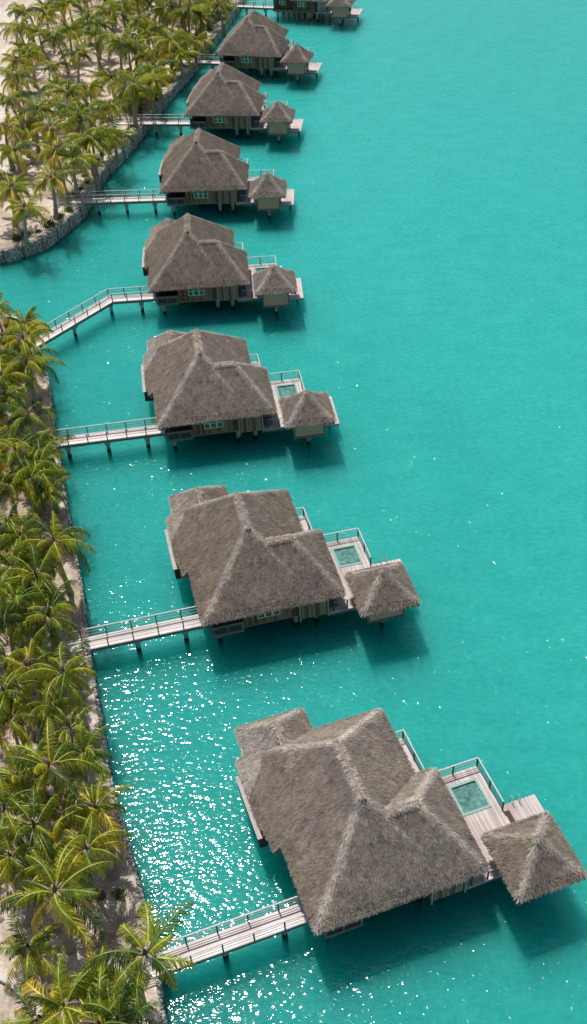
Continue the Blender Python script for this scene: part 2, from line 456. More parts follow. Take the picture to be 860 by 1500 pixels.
def make_bungalow(far=False):
    rng = random.Random(3 if not far else 8)
    root = thing('overwater_bungalow', 'x', 'bungalow', group='thatched bungalows standing in the lagoon')
    if far: del root['group']
    # roof
    r = MB()
    edge = ROOF_EDGE; inside = in_roof
    if far:
        edge = [(0,1.0),(4.9,1.0),(4.9,0)] + ROOF_EDGE[1:]
        inside = lambda x, y: in_roof(x, y) and not (x < 4.9 and y < 1.0)
    thatch_core(r, roof_h, inside, -.9, 12.6, 0, 17.25, .15)
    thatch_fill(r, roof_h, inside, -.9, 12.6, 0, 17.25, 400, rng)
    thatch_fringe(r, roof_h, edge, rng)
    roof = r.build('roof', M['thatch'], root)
    c = MB()
    rz = roof_h(5.36, 7.5)[0] + .01
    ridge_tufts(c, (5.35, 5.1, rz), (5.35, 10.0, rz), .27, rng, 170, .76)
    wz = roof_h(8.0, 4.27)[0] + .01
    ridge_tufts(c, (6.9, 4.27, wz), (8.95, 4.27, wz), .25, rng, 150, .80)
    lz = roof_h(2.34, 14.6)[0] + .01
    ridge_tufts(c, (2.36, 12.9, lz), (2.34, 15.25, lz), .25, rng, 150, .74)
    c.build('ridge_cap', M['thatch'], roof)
    # floor and under-floor beams
    s = MB()
    s.box(.62, 10.3, .85, 14.3, 1.78, 2.0); s.box(10.3, 12.2, .85, 8.2, 1.78, 2.0)
    s.box(0.1, 5.0, 14.3, 16.8, 1.78, 2.0)
    for yy in (1.3, 5.3, 9.3, 13.3): s.box(.7, 10.2, yy, yy+.25, 1.5, 1.777)
    for xx in (1.3, 8.3, 10.0): s.box(xx, xx+.24, 1.58, 13.2, 1.35, 1.497)
    s.build('floor_slab', M['beam'], root)
    for (px, ys) in ((1.42, (1.78, 6.2, 10.6, 15.2)), (5.0, (6.2, 10.6)), (8.39, (1.78, 6.2, 10.6)), (10.3, (1.78, 6.2, 12.0))):
        for py in ys:
            m = MB(); m.tube([(px, py, -3.55), (px, py, 1.35)], .23, 12)
            m.box(px-.28, px+.28, py-.28, py+.28, 1.2, 1.49); m.build('stilt', M['concrete'], root)
    # walls
    def wall(*args, **kw):
        m = MB(); boards_wall(m, *args, **kw); m.build('wall', M['wall'], root)
    if not far: wall(3.5, 8.5, .75, 2.0, 4.6, OLIVE, rng)
    else:
        wall(.7, 4.9, 1.6, 2.0, 4.6, BROWN + [OLIVE[1]], rng); wall(4.9, 10.2, .75, 2.0, 4.6, BROWN + OLIVE[:2], rng)
        wall(.82, 1.59, 4.9, 2.0, 4.6, BROWN, rng, axis='y')
    wall(3.4 if not far else 1.7, 14.2, .62, 2.0, 4.7, OLIVE, rng, axis='y')
    wall(.9, 8.2, 10.24, 2.0, 4.7, BROWN, rng, axis='y')
    wall(8.2, 14.2, 10.24, 2.0, 4.7, OLIVE, rng, axis='y')
    wall(.7, 10.2, 14.25, 2.0, 4.7, OLIVE, rng)
    wall(.2, 4.9, 16.7, 2.0, 4.7, OLIVE, rng)
    wall(14.32, 16.68, .15, 2.0, 4.7, OLIVE, rng, axis='y'); wall(14.32, 16.68, 4.9, 2.0, 4.7, OLIVE, rng, axis='y')
    if not far:
        # projecting bay of pale green boards
        m = MB(); boards_wall(m, 8.5, 11.07, .27, 1.95, 4.5, SAGE, rng)
        boards_wall(m, .34, 1.5, 8.5, 1.95, 4.5, SAGE, rng, axis='y'); boards_wall(m, .34, 1.5, 11.0, 1.95, 4.5, SAGE, rng, axis='y')
        for xx in (8.46, 11.0): m.box(xx, xx+.1, .17, .26, 1.72, 4.45, (.36,.40,.30))
        m.build('bay_wall', M['wall'], root)
        # entry porch: dark recess behind a framed parapet
        m = MB()
        m.box(.73, 3.48, .42, .50, 1.78, 1.98); m.box(.73, .90, .42, .52, 1.98, 2.95); m.box(3.31, 3.48, .42, .52, 1.98, 2.95)
        m.box(.73, 3.48, .40, .54, 2.95, 3.07); m.box(.90, 3.31, .43, .49, 2.0, 2.12); m.box(.90, 3.31, .43, .49, 2.78, 2.94)
        m.box(2.04, 2.16, .44, .50, 2.12, 2.78)
        m.box(.73, .87, .55, 1.9, 1.85, 3.0)
        pr = m.build('porch_parapet', M['greyframe'], root)
        m = MB(); m.box(.90, 3.31, .51, .56, 2.0, 2.94); m.build('parapet_panel', M['darkwood'], pr)
        m = MB(); m.box(.75, 3.5, 2.6, 2.7, 2.0, 4.6); m.box(3.42, 3.49, .82, 2.6, 2.0, 4.6); m.box(.74, 3.48, .56, 2.6, 1.8, 1.97)
        m.box(.76, .90, .58, .72, 3.0, 4.4); m.build('porch', M['darkwood'], root)
        for k in range(3): window(root, 4.78 + k*.70, 4.78 + k*.70 + .66, .74, 2.75, 4.02)
    else:
        for k in range(2): window(root, 2.0 + k*.62, 2.0 + k*.62 + .58, 1.59, 2.85, 4.0)
        for k in range(3): window(root, 6.2 + k*.62, 6.2 + k*.62 + .58, .74, 2.85, 4.1)
        m = MB()
        for k in range(2): m.box(10.5 + k*.95, 11.4 + k*.95, .9, .95, 2.0, 3.9)
        sc = m.build('privacy_screen', M['cable'], root)
    # pool deck, plunge pool with kerb
    m = MB(); m.box(10.4 if far else 11.1, 16.46, .3, .85, 1.88, 2.02)
    m.box(12.25, 13.45, .852, 9.02, 1.88, 2.02); m.box(15.85, 16.46, .852, 9.02, 1.88, 2.02)
    m.box(13.452, 15.848, .852, 5.40, 1.88, 2.02); m.box(13.452, 15.848, 8.05, 9.02, 1.88, 2.02)
    m.box(10.87, 12.248, 8.53, 9.02, 1.88, 2.02)
    dk = m.build('pool_deck', M['deck_y'], root)
    m = MB(); m.box(11.1, 16.4, .36, .5, 1.55, 1.877); m.box(12.3, 16.4, 8.8, 8.94, 1.55, 1.877); m.box(16.28, 16.42, .52, 8.78, 1.55, 1.877)
    m.box(12.4, 16.26, 4.6, 4.76, 1.55, 1.877); m.build('deck_beams', M['beam'], dk)
    m = MB()
    m.box(13.45, 15.85, 5.402, 5.60, 1.7, 2.07); m.box(13.45, 15.85, 7.85, 8.048, 1.7, 2.07)
    m.box(13.45, 13.66, 5.602, 7.848, 1.7, 2.07); m.box(15.64, 15.85, 5.602, 7.848, 1.7, 2.07)
    pk = m.build('pool_kerb', M['teal'], root)
    m = MB(); m.box(13.66, 15.64, 5.60, 7.85, 1.6, 1.93); m.build('glass_floor', M['floorglass'], pk)
    m = MB(); m.tube([(15.6, 2.0, -3.55), (15.6, 2.0, 1.55)], .17, 12); m.build('stilt', M['concrete'], root)
    m = MB(); m.tube([(14.4, 8.2, -3.55), (14.4, 8.2, 1.55)], .17, 12); m.build('stilt', M['concrete'], root)
    rail('railing', [(12.3, 8.95), (16.38, 8.95), (16.38, 4.87)], root, 2.02)
    rail('railing', [(11.6, .40), (14.1, .40)], root, 2.02, every=1.3)
    # upper balcony on the lagoon side
    m = MB(); m.box(10.5, 12.24, 9.02, 13.40, 1.86, 2.0); m.build('balcony_deck', M['deck_y'], root)
    rail('railing', [(10.6, 13.32), (12.15, 13.32), (12.15, 9.1)], root, 2.0)
    # lower swim terrace, step and ladder
    m = MB(); m.box(16.5, 19.46, .3, 5.5, 1.38, 1.52); tr = m.build('swim_terrace', M['deck_y'], root)
    m = MB(); m.box(16.6, 19.4, .5, .64, 1.1, 1.377); m.box(16.6, 19.4, 5.2, 5.34, 1.1, 1.377); m.box(17.9, 18.05, .641, 5.199, 1.12, 1.376); m.build('terrace_beams', M['beam'], tr)
    m = MB(); m.tube([(18.8, 3.0, -3.55), (18.8, 3.0, 1.377)], .17, 12); m.build('stilt', M['concrete'], root)
    m = MB(); m.box(16.5, 16.95, 3.6, 4.85, 1.53, 1.77); m.build('step', M['darkwood'], root)
    m = MB()
    for xx in (17.5, 18.05):
        m.tube([(xx, 5.2, 1.5), (xx, 5.2, 2.1), (xx, 5.45, 2.3), (xx, 5.68, 2.1), (xx, 5.7, -.8)], .028, 6)
    for zz in (-.5, -.1, .3, .7, 1.1): m.bar((17.5, 5.7, zz), (18.05, 5.7, zz), .06, .04)
    m.build('ladder', M['metal'], root)
    # box balcony on the shore side with a broad pale cap
    m = MB(); m.box(-1.30, .6, 8.4, 13.85, 1.8, 1.95); m.box(-1.30, -1.2, 8.4, 13.85, 1.95, 3.10)
    m.box(-1.2, .1, 8.4, 8.5, 1.95, 3.10); m.box(-1.2, .1, 13.75, 13.85, 1.95, 3.10); bx = m.build('box_balcony', M['darkwood'], root)
    m = MB(); m.box(-1.40, -1.04, 8.32, 13.92, 3.102, 3.17); m.build('parapet_cap', M['cap'], bx)
    return root

def make_gazebo():
    rng = random.Random(5)
    root = thing('thatched_gazebo', 'x', 'gazebo', group='small square thatched gazebos at the ends of the pool decks')
    r = MB(); ins = lambda x, y: abs(x) <= 2.52 and abs(y) <= 2.52
    thatch_core(r, gaz_h, ins, -2.52, 2.52, -2.52, 2.52, .14)
    thatch_fill(r, gaz_h, ins, -2.52, 2.52, -2.52, 2.52, 330, rng)
    thatch_fringe(r, gaz_h, GAZ_EDGE, rng)
    roof = r.build('roof', M['thatch'], root)
    c = MB()
    for i in range(260):
        a = rng.uniform(0, 2*pi); d = Vector((cos(a), sin(a), -.95)).normalized(); n = Vector((cos(a)*.95, sin(a)*.95, 1)).normalized()
        strip(c, Vector((0, 0, 6.78)) + Vector((cos(a), sin(a), 0)) * .06, d, Vector((-sin(a), cos(a), 0)), n, rng.uniform(.25, .5), .035, .01, .05, rng.uniform(.5, .82))
    c.tube([(0,0,6.5),(0,0,6.74),(0,0,6.80)], [.22,.14,.04], 10, (.55,0,0))
    c.build('roof_cap', M['thatch'], roof)
    m = MB(); m.box(-1.62, 1.62, -1.28, 1.9, 1.52, 1.66); m.box(-.2, .2, -1.2, 1.6, 1.25, 1.517); m.build('floor_slab', M['beam'], root)
    for (x0, x1, y0, y1) in ((-1.6, 1.6, -1.30, -1.24), (-1.60, -1.54, -1.236, 1.6), (1.54, 1.60, -1.236, .1), (-1.6, 1.6, 1.604, 1.66)):
        m = MB(); m.box(x0, x1, y0, y1, 1.80, 4.40); m.build('wall_panel', M['panel'], root)
    m = MB()
    for (x, y) in ((-1.66, -1.36), (1.56, -1.36), (-1.66, 1.67), (1.61, 1.67)): m.box(x, x+.12, y, y+.12, 1.42, 4.4)
    m.box(-1.53, 1.55, -1.37, -1.305, 1.63, 1.79); m.box(-1.72, -1.605, -1.2, 1.6, 1.63, 1.79); m.box(1.605, 1.68, -1.2, 1.6, 1.63, 1.79)
    m.box(1.56, 1.64, .15, 1.6, 2.6, 2.68)
    m.build('frame', M['greyframe'], root)
    m = MB(); m.tube([(0, -.25, -3.55), (0, -.25, 1.25)], .21, 14); m.box(-.32, .32, -.55, .05, 1.05, 1.248); m.build('stilt', M['concrete'], root)
    return root

# bungalows: world x, y of the front left eave corner and heading
B = [(0.03,31.8,17.4),(-8.17,59.23,11.9),(-13.74,87.34,6.8),(-16.68,115.83,2.1),(-17.01,144.42,-2.9),(-14.73,173.31,-8.0),(-10.18,202.45,-14.0),(.39,235.3,-17.0)]
BL = ['largest and nearest thatched bungalow, seen almost straight down in the foreground',
      'second nearest thatched bungalow, its triple window just showing under the front eave',
      'third nearest thatched bungalow, between the bent footbridge and the big foreground roofs',
      'thatched bungalow reached by the footbridge that bends halfway along',
      'thatched bungalow just beyond the bent footbridge, level with the stone wall corner',
      'thatched bungalow sixth from the front, its left rear corner close to the stone shore wall',
      'thatched bungalow last but one along the row, tight against the palm covered shore',
      'farthest bungalow, cut by the top edge, with two windows and a grey screen']
GL = ['largest thatched gazebo, at the right edge beside the foreground pool deck',
      'second nearest gazebo, tan walled, with a square glass pool floor behind it',
      'third nearest small gazebo, its roof just hiding the corner of a pool',
      'gazebo beside the bungalow with the bent footbridge, terrace sticking out on its right',
      'gazebo of the bungalow just beyond the bent footbridge',
      'gazebo sixth from the front, beside the bungalow near the corner of the shore wall',
      'gazebo last but one along the row, overlapping its bungalow roof corner',
      'farthest small gazebo, cut by the top edge of the photo']
def wpt(i, x, y, z=0):
    bx, by, a = B[i]; a = radians(a)
    return (bx + x*cos(a) - y*sin(a), by + x*sin(a) + y*cos(a), z)
proto = make_bungalow(); gproto = make_gazebo()
for i, (x, y, a) in enumerate(B):
    if i == 0: o = proto
    elif i == 7: o = make_bungalow(True)
    else: o = dup(proto, (x, y, 0), radians(a))
    o.location = (x, y, 0); o.rotation_euler = (0, 0, radians(a)); o['label'] = BL[i]
    g = gproto if i == 0 else dup(gproto, (0,0,0), 0)
    g.location = wpt(i, 15.84, -.18); g.rotation_euler = (0, 0, radians(a)); g['label'] = GL[i]

# ------------------------------------------------------------------ footbridges
def local_frame(p, q):
    d = Vector((q[0]-p[0], q[1]-p[1], 0)); return d.length, atan2(d.y, d.x)
def bridge(label, pts, piers, rails_to=None, half=.72, land_from=None):
    """pts: centre line in world xy starting at the house; one root at the first point"""
    L0, a0 = local_frame(pts[0], pts[1])
    root = thing('footbridge', label, 'footbridge', (pts[0][0], pts[0][1], 0), a0, 'footbridges from the shore to the bungalows')
    R = Matrix.Rotation(-a0, 3, 'Z'); P = [R @ Vector((p[0]-pts[0][0], p[1]-pts[0][1], 0)) for p in pts]
    n = len(P); off = []
    for k in range(n):
        d1 = (P[k]-P[k-1]).normalized() if k else (P[1]-P[0]).normalized()
        d2 = (P[k+1]-P[k]).normalized() if k < n-1 else d1
        d = (d1+d2).normalized(); s = Vector((-d.y, d.x, 0)) / max(.5, d.dot(d1)); off.append(s)
    for k in range(n-1):
        # each straight run is a deck of its own with boards along it
        d = (P[k+1]-P[k]); ang = atan2(d.y, d.x); Ri = Matrix.Rotation(-ang, 3, 'Z')
        m = MB(); Q = [P[k]-off[k]*half, P[k+1]-off[k+1]*half, P[k+1]+off[k+1]*half, P[k]+off[k]*half]
        Q = [Ri @ (q - P[k]) for q in Q]
        m.hexa([(q.x, q.y, 1.90) for q in Q] + [(q.x, q.y, 2.03) for q in Q])
        o = m.build('deck', M['deck_x'], root); o.location = P[k]; o.rotation_euler = (0, 0, ang)
        m = MB()
        for sg in (-1, 1):
            a = P[k]+off[k]*sg*(half-.06); b = P[k+1]+off[k+1]*sg*(half-.06)
            m.bar((a.x, a.y, 1.76), (b.x, b.y, 1.76), .12, .27)
        m.build('side_beams', M['beam'], root)
    for sg in (-1, 1):
        pl = [P[k]+off[k]*sg*(half-.04) for k in range(n)]
        rail('railing', [(p.x, p.y) for p in pl], root, 2.03, h=1.1, every=2.15)
    for (k, u) in piers:
        d = (P[k+1]-P[k]).normalized(); c = P[k] + d * u; s = Vector((-d.y, d.x, 0))
        m = MB(); e = c - s*.62; f = c + s*.62
        m.bar((e.x, e.y, 1.48), (f.x, f.y, 1.48), .50, .28); m.box(c.x-.3, c.x+.3, c.y-.3, c.y+.3, 1.0, 1.335)
        m.tube([(c.x, c.y, -3.55), (c.x, c.y, 1.4)], .22, 12)
        m.build('pier', M['concrete'], root)
    return root
BR = ['nearest footbridge, leading in under the foreground palm crown',
      'second nearest footbridge, straight, running into the palms',
      'third nearest footbridge, straight, meeting the palm covered bank',
      'footbridge that bends halfway and slants down to the palms',
      'footbridge meeting the stone walled point of the far bank',
      'footbridge sixth from the front, short, ending on the stone wall',
      'short footbridge last but one along the row, ending among dense palms',
      'farthest footbridge, at the top edge of the photo']
for i, Lb in enumerate((19.1, 21.5, 14.0, 0, 16.5, 12.5, 12.5, 8.5)):
    if i == 3:
        p = [wpt(3, .6, 2.62)[:2], wpt(3, -5.35, 2.62)[:2], wpt(3, -14.3, -7.1)[:2]]
        bridge(BR[3], p, [(0, 2.1), (0, 6.1), (1, 6.6)])
    else:
        p = [wpt(i, .6, 2.62)[:2], wpt(i, -Lb, 2.62)[:2]]
        piers = [(0, u) for u in (2.1, 6.4, 10.7) if u < (Lb - 1 if i not in (5, 6) else 7)]
        bridge(BR[i], p, piers)

# ------------------------------------------------------------------ water, seabed, land
ZL = 1.92
def big_sheet(name, z, mat, label=None):
    m = MB(); S = 1600; m.face([(-S, -S+200, z), (S, -S+200, z), (S, S+200, z), (-S, S+200, z)])
    return tag(m.build(name, mat), kind='structure')
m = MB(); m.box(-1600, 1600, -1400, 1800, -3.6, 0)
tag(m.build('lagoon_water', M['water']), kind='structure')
big_sheet('seabed', -3.5, M['seabed'])

def smooth_line(pts, step=1.0):
    out = []
    n = len(pts)
    for i in range(n-1):
        p0 = Vector(pts[max(i-1,0)]); p1 = Vector(pts[i]); p2 = Vector(pts[i+1]); p3 = Vector(pts[min(i+2,n-1)])
        m = max(1, int((p2-p1).length / step))
        for k in range(m):
            t = k/m
            out.append(.5*((2*p1) + (p2-p0)*t + (2*p0-5*p1+4*p2-p3)*t*t + (3*p1-p0-3*p2+p3)*t**3))
    out.append(Vector(pts[-1])); return out
UPPER = [(-120,137),(-70,134),(-48,132.6),(-39.5,133.2),(-36.3,134.7),(-33.1,137.4),(-30.7,142.2),(-29.1,146.4),(-28.6,150),(-27.3,158.5),(-24.9,166.1),(-22.5,175.1),(-21.2,180.5),(-18.4,191.9),(-14.5,205.7),(-11.1,220.2),(-6.9,239.1),(-4.8,252),(-2,275),(6,330)]
LOWER = [(-8.3,8),(-9.0,20),(-10.2,28.5),(-11.7,34.8),(-12.9,38.9),(-14.2,42.8),(-15.4,46.6),(-16.3,50.4),(-17.3,54.7),(-18.4,59.2),(-19.2,63.2),(-19.9,66.8),(-20.7,70.0),(-21.5,73.5),(-22.7,78.2),(-24.0,83.8),(-25.5,89.6),(-26.5,94.3),(-27.8,100.9),(-28.9,104.1),(-30.3,109.5),(-31.8,113.4),(-35,116.2),(-42,118.5),(-60,121),(-120,124)]
def land(name, shore, corners, off=.45):
    m = MB(); S = smooth_line(shore, 1.5)
    ins = []
    for k, p in enumerate(S):
        a = S[max(k-1,0)]; b = S[min(k+1,len(S)-1)]; d = (b-a).normalized()
        # inland is on the left of the shore direction
        ins.append(p + Vector((-d.y, d.x)) * off)
    ring = [(p.x, p.y, ZL) for p in ins] + [(x, y, ZL) for x, y in corners]
    m.face(ring)
    o = m.build(name, M['sand']); tag(o, kind='structure')
    return ins
def inside_left(shore): return shore

def seawall(label, shore, seed, height=2.0, cap=True, size=.29):
    rng = random.Random(seed); S = smooth_line(shore, .5)
    root = thing('stone_seawall', label, 'sea wall', (0,0,0))
    core = MB(); st = MB(); posts = MB()
    def nrm(k):
        a = S[max(k-1,0)]; b = S[min(k+1,len(S)-1)]; d = (b-a).normalized(); return Vector((d.y, -d.x))   # towards the water
    N = [nrm(k) for k in range(len(S))]
    for k in range(len(S)-1):
        p, q = S[k], S[k+1]; a, b = N[k], N[k+1]
        pi_, qi = p - a*.55, q - b*.55; po, qo = p - a*.10, q - b*.10
        core.hexa([(po.x,po.y,-3.55),(qo.x,qo.y,-3.55),(qi.x,qi.y,-3.55),(pi_.x,pi_.y,-3.55),(po.x,po.y,height-.12),(qo.x,qo.y,height-.12),(qi.x,qi.y,height-.12),(pi_.x,pi_.y,height-.12)], (.26,.235,.20))
    def stone(c, r, nv):
        # an irregular squashed block
        ph = [rng.uniform(.75, 1.2) for _ in range(14)]
        base = rng.uniform(.34, .72); k = rng.uniform(-.03, .03)
        col = (base + k, base * .92, base * .80 - k)
        ax = Vector((nv.x, nv.y, 0)); ay = Vector((-nv.y, nv.x, 0)); az = Vector((0,0,1))
        i = len(st.v); idx = 0
        for (u, v, w_) in ((1,0,0),(-1,0,0),(0,1,0),(0,-1,0),(0,0,1),(0,0,-1),(.6,.6,.6),(.6,-.6,.6),(-.6,.6,.6),(-.6,-.6,.6),(.6,.6,-.6),(.6,-.6,-.6),(-.6,.6,-.6),(-.6,-.6,-.6)):
            q = c + (ax*u + ay*v + az*w_) * r * ph[idx]; idx += 1
            st.v.append(tuple(q)); st.c.append(col)
        for f in ((0,6,2,10),(0,11,3,7),(0,7,4,6),(0,10,5,11),(1,12,2,8),(1,9,3,13),(1,8,4,9),(1,13,5,12),(2,6,4,8),(3,9,4,7),(2,12,5,10),(3,11,5,13)):
            st.f.append(tuple(i+t for t in f))
    for k in range(len(S)-1):
        if S[k].x < -72 or S[k].y > 262: continue
        p = S[k]; q = S[k+1]; nv = N[k]; L = (q-p).length
        rows = int((height + .25) / (size*.82))
        for j in range(rows):
            for u in (.25, .75):
                t = p.lerp(q, u + rng.uniform(-.2, .2)); z = -.2 + (j + .5 + rng.uniform(-.25,.25)) * size * .82
                stone(Vector((t.x, t.y, z)) + Vector((nv.x, nv.y, 0)) * rng.uniform(-.14, .05), size * rng.uniform(.42, .68), nv)
        for u in (.2, .7):
            if not cap: break
            for w_ in (.25, .55):
                t = p.lerp(q, u + rng.uniform(-.2, .2)) - nv * (w_ + rng.uniform(-.1, .1))
                if rng.random() < .8: stone(Vector((t.x, t.y, height - .14)), size * rng.uniform(.35, .6), nv)
        if k % 6 == 0:
            e = p + nv * .13; core.box(e.x-.045, e.x+.045, e.y-.045, e.y+.045, -.5, height + .02, (.12,.10,.085))
    core.build('core', M['stone'], root); st.build('stones', M['stone'], root)
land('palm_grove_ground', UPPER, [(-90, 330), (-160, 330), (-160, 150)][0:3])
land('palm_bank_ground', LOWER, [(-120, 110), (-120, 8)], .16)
seawall('curved stone wall holding the far palm bank above the lagoon', UPPER, 1)
seawall('low stone wall edging the long palm bank on the left', LOWER, 2, 1.98, cap=False, size=.24)

# ------------------------------------------------------------------ palms
def frond(mb, base, az, el, L, rng, col, droop=1.0, dead=False, nl=36):
    """one feather leaf: curved rib plus hanging leaflets on both sides"""
    fh = rng.uniform(.35, 1.15); seg = 10; p = Vector(base); e = el; pts = [p.copy()]; dirs = []
    bend = droop * rng.uniform(1.15, 1.6) / seg; tw = rng.uniform(-.09, .09)
    for k in range(seg):
        d = Vector((cos(az)*cos(e), sin(az)*cos(e), sin(e))); dirs.append(d)
        p = p + d * (L / seg); pts.append(p.copy()); e -= bend * (1 + .9 * k / seg); az += tw
        e = max(e, -1.45)
    dirs.append(dirs[-1])
    rib = tuple(min(1, c * 1.5 + .05) for c in col) if not dead else col
    # rib
    for k in range(seg):
        a, b = pts[k], pts[k+1]; s = dirs[k].cross(Vector((0,0,1))).normalized(); w0 = .045 * (1 - k/seg) + .012; w1 = .045 * (1-(k+1)/seg) + .012
        mb.face([a - s*w0, a + s*w0, b + s*w1, b - s*w1], rib)
    for i in range(nl):
        t = .10 + .90 * (i + .5) / nl; f = t * seg; k = min(seg-1, int(f)); u = f - k
        c = pts[k].lerp(pts[k+1], u); d = dirs[k]; s = d.cross(Vector((0,0,1))).normalized(); up = s.cross(d)
        ll = (1.8 if dead else 1.0) * (.95 * sin(pi * min(1, .12 + t * .86)) ** .6 + .12) * L * .22
        for sg in (-1, 1):
            fa = .55 + .35 * t + rng.gauss(0, .15)
            hang = (fh if not dead else 1.0) + rng.gauss(0, .18)
            ld = (s * sg * cos(fa) + d * sin(fa) - up * hang * .55 - Vector((0,0,1)) * hang * .35).normalized()
            l2 = ll * rng.uniform(.85, 1.12); w = rng.uniform(.032, .050)
            mid = c + ld * l2 * .5; tip = mid + (ld - Vector((0,0,.55))).normalized() * l2 * .5
            wv = d * w
            k1 = rng.uniform(.75, 1.25); c0 = tuple(v * k1 * .9 for v in col)
            yel = 1.0 + .5 * t * rng.random()
            c1 = (min(1, col[0] * k1 * yel * 1.15), min(1, col[1] * k1 * (1 + .25*t)), col[2] * k1)
            j = len(mb.v)
            for q, cc in ((c - wv, c0), (c + wv, c0), (mid + wv*1.05, c0), (mid - wv*1.05, c0), (tip + wv*.25, c1), (tip - wv*.25, c1)):
                mb.v.append(tuple(q)); mb.c.append(cc)
            mb.f.append((j, j+1, j+2, j+3)); mb.f.append((j+3, j+2, j+4, j+5))

GREEN = [(.27,.335,.034), (.35,.395,.038), (.45,.45,.045), (.17,.245,.032), (.10,.16,.028)]
YEL = [(.60,.51,.06), (.64,.50,.06), (.50,.46,.045)]
ORG = [(.40,.27,.045), (.36,.28,.05)]
DEAD = [(.44,.36,.31), (.36,.29,.25), (.55,.46,.41)]
def make_palm(seed, H, lean, L, label='x'):
    rng = random.Random(seed)
    root = thing('coconut_palm', label, 'palm tree')
    # trunk
    t = MB(); n = 12; pts = []; rad = []
    for k in range(n+1):
        u = k/n; pts.append((lean * u**1.6, .15 * sin(u*3) , H * u)); rad.append(.24 * (1-u)**2 + .135 + .012 * (k % 2))
    t.tube(pts, rad, 10, (.36,.30,.25)); t.build('trunk', M['trunk'], root, True)
    top = Vector(pts[-1])
    c = MB()
    nf = rng.randint(16, 20)
    for i in range(nf):
        u = i / nf; az = i * 2.39996 + rng.gauss(0, .30)
        el = 1.25 - 1.55 * u + rng.gauss(0, .10)
        r = rng.random()
        col = rng.choice(GREEN)
        if u > .45 and r < .20: col = rng.choice(YEL)
        elif r < .22: col = tuple(a*.5 + b*.5 for a, b in zip(col, rng.choice(YEL)))
        if u > .85 and r > .8: col = rng.choice(ORG)
        frond(c, top + Vector((cos(az), sin(az), 0)) * .1 + Vector((0,0,.1)), az, el, L * rng.uniform(.70, 1.10) * (.75 if u < .12 else 1), rng, col, droop=.85 + .35*u)
    c.tube([top - Vector((0,0,.5)), top, top + Vector((0,0,.55)), top + Vector((0,0,1.1))], [.17,.26,.14,.02], 8, (.16,.15,.05))
    c.build('crown', M['leaf'], root)
    d = MB()
    for i in range(rng.randint(5, 7)):
        frond(d, top + Vector((0,0,.35)), rng.uniform(0, 2*pi), rng.uniform(.35, 1.3), L * rng.uniform(.38, .60), rng, rng.choice(DEAD), droop=2.0, dead=True, nl=26)
    d.build('dead_fronds', M['leaf'], root)
    f = MB()
    for i in range(7):
        a = rng.uniform(0, 2*pi); q = top + Vector((cos(a)*.28, sin(a)*.28, -.12 - rng.uniform(0, .2)))
        f.tube([q + Vector((0,0,-.15)), q + Vector((0,0,-.08)), q + Vector((0,0,.06)), q + Vector((0,0,.15))], [.04,.12,.12,.04], 7, (.22,.20,.05))
    f.build('coconuts', M['trunk'], root, True)
    return root, lean

PAL = [(101, 6.2, .5, 4.3), (102, 6.9, 1.0, 4.5), (103, 5.4, .3, 4.3), (104, 7.6, 1.4, 4.4), (105, 6.5, -.6, 4.7), (106, 4.2, .2, 4.2), (107, 2.2, .1, 3.8), (108, 5.8, .8, 4.1), (109, 6.6, 1.2, 4.4)]
protos = [make_palm(*a) for a in PAL]; used = set()

def side_of(shore, x, y):
    """signed distance to the shore line; positive inland"""
    best = 1e9; sd = 0
    for a, b in zip(shore, shore[1:]):
        ax, ay = a; dx, dy = b[0]-ax, b[1]-ay; L2 = dx*dx+dy*dy
        t = max(0, min(1, ((x-ax)*dx + (y-ay)*dy)/L2)); ex, ey = x-ax-dx*t, y-ay-dy*t; d = ex*ex+ey*ey
        if d < best: best = d; sd = dx*(y-ay) - dy*(x-ax)
    return (1 if sd > 0 else -1) * sqrt(best)
placed = []
prng = random.Random(77)
def place_palm(x, y, label, group=None, v=None, scale=None, rz=None, squash=1.0):
    """x, y: where the crown stands in the world"""
    v = prng.randrange(6) if v is None else v
    rz = prng.uniform(0, 2*pi) if rz is None else rz
    s = prng.uniform(.86, 1.12) if scale is None else scale
    root, lean = protos[v]
    tall = squash
    shore = UPPER if y > 128 else LOWER
    for k in range(14):
        bx = x - cos(rz)*lean*s; by = y - sin(rz)*lean*s
        if side_of(shore, bx, by) > 1.0: break
        rz += .9 if k < 8 else 0
        if k >= 8: x -= .35
    if v in used: o = dup(root, (bx, by, ZL-.05), rz, label, (s, s, s*tall))
    else:
        o = root; used.add(v); o.location = (bx, by, ZL-.05); o.rotation_euler = (0,0,rz); o.scale = (s,s,s*tall); o['label'] = label
    if group: o['group'] = group
    elif 'group' in o.keys(): del o['group']
    placed.append((x, y)); return o
LOW = [(-29.9, 105.3), (-29.2, 100.1), (-27.9, 94.8), (-30.1, 97.7), (-30.1, 92.1), (-26.2, 85.1), (-29.3, 89.2), (-26.2, 81.9), (-26.5, 79.0), (-24.4, 79.1), (-22.8, 73.9), (-24.5, 75.0), (-26.6, 74.9), (-25.2, 77.6), (-22.3, 76.9), (-24.3, 67.6), (-25.9, 69.4), (-20.8, 65.5), (-22.6, 64.9), (-24.5, 64.1), (-21.9, 61.8), (-24.3, 61.1), (-20.3, 58.1), (-23.1, 58.6), (-20.2, 56.9), (-21.5, 54.7), (-23.4, 56.6), (-18.2, 51.1), (-21.4, 52.4), (-22.7, 49.9), (-16.0, 44.3), (-19.8, 44.5), (-17.5, 47.1), (-21.9, 48.0), (-19.2, 49.1), (-20.5, 42.6), (-18.0, 42.4), (-14.8, 40.0), (-18.7, 38.5), (-20.9, 39.9), (-16.9, 39.5), (-14.9, 36.5), (-20.2, 36.7), (-17.8, 36.1)]
FG = [(-16.3, 33.1), (-10.2, 28.4), (-15.2, 26.5), (-13.0, 25.4)]
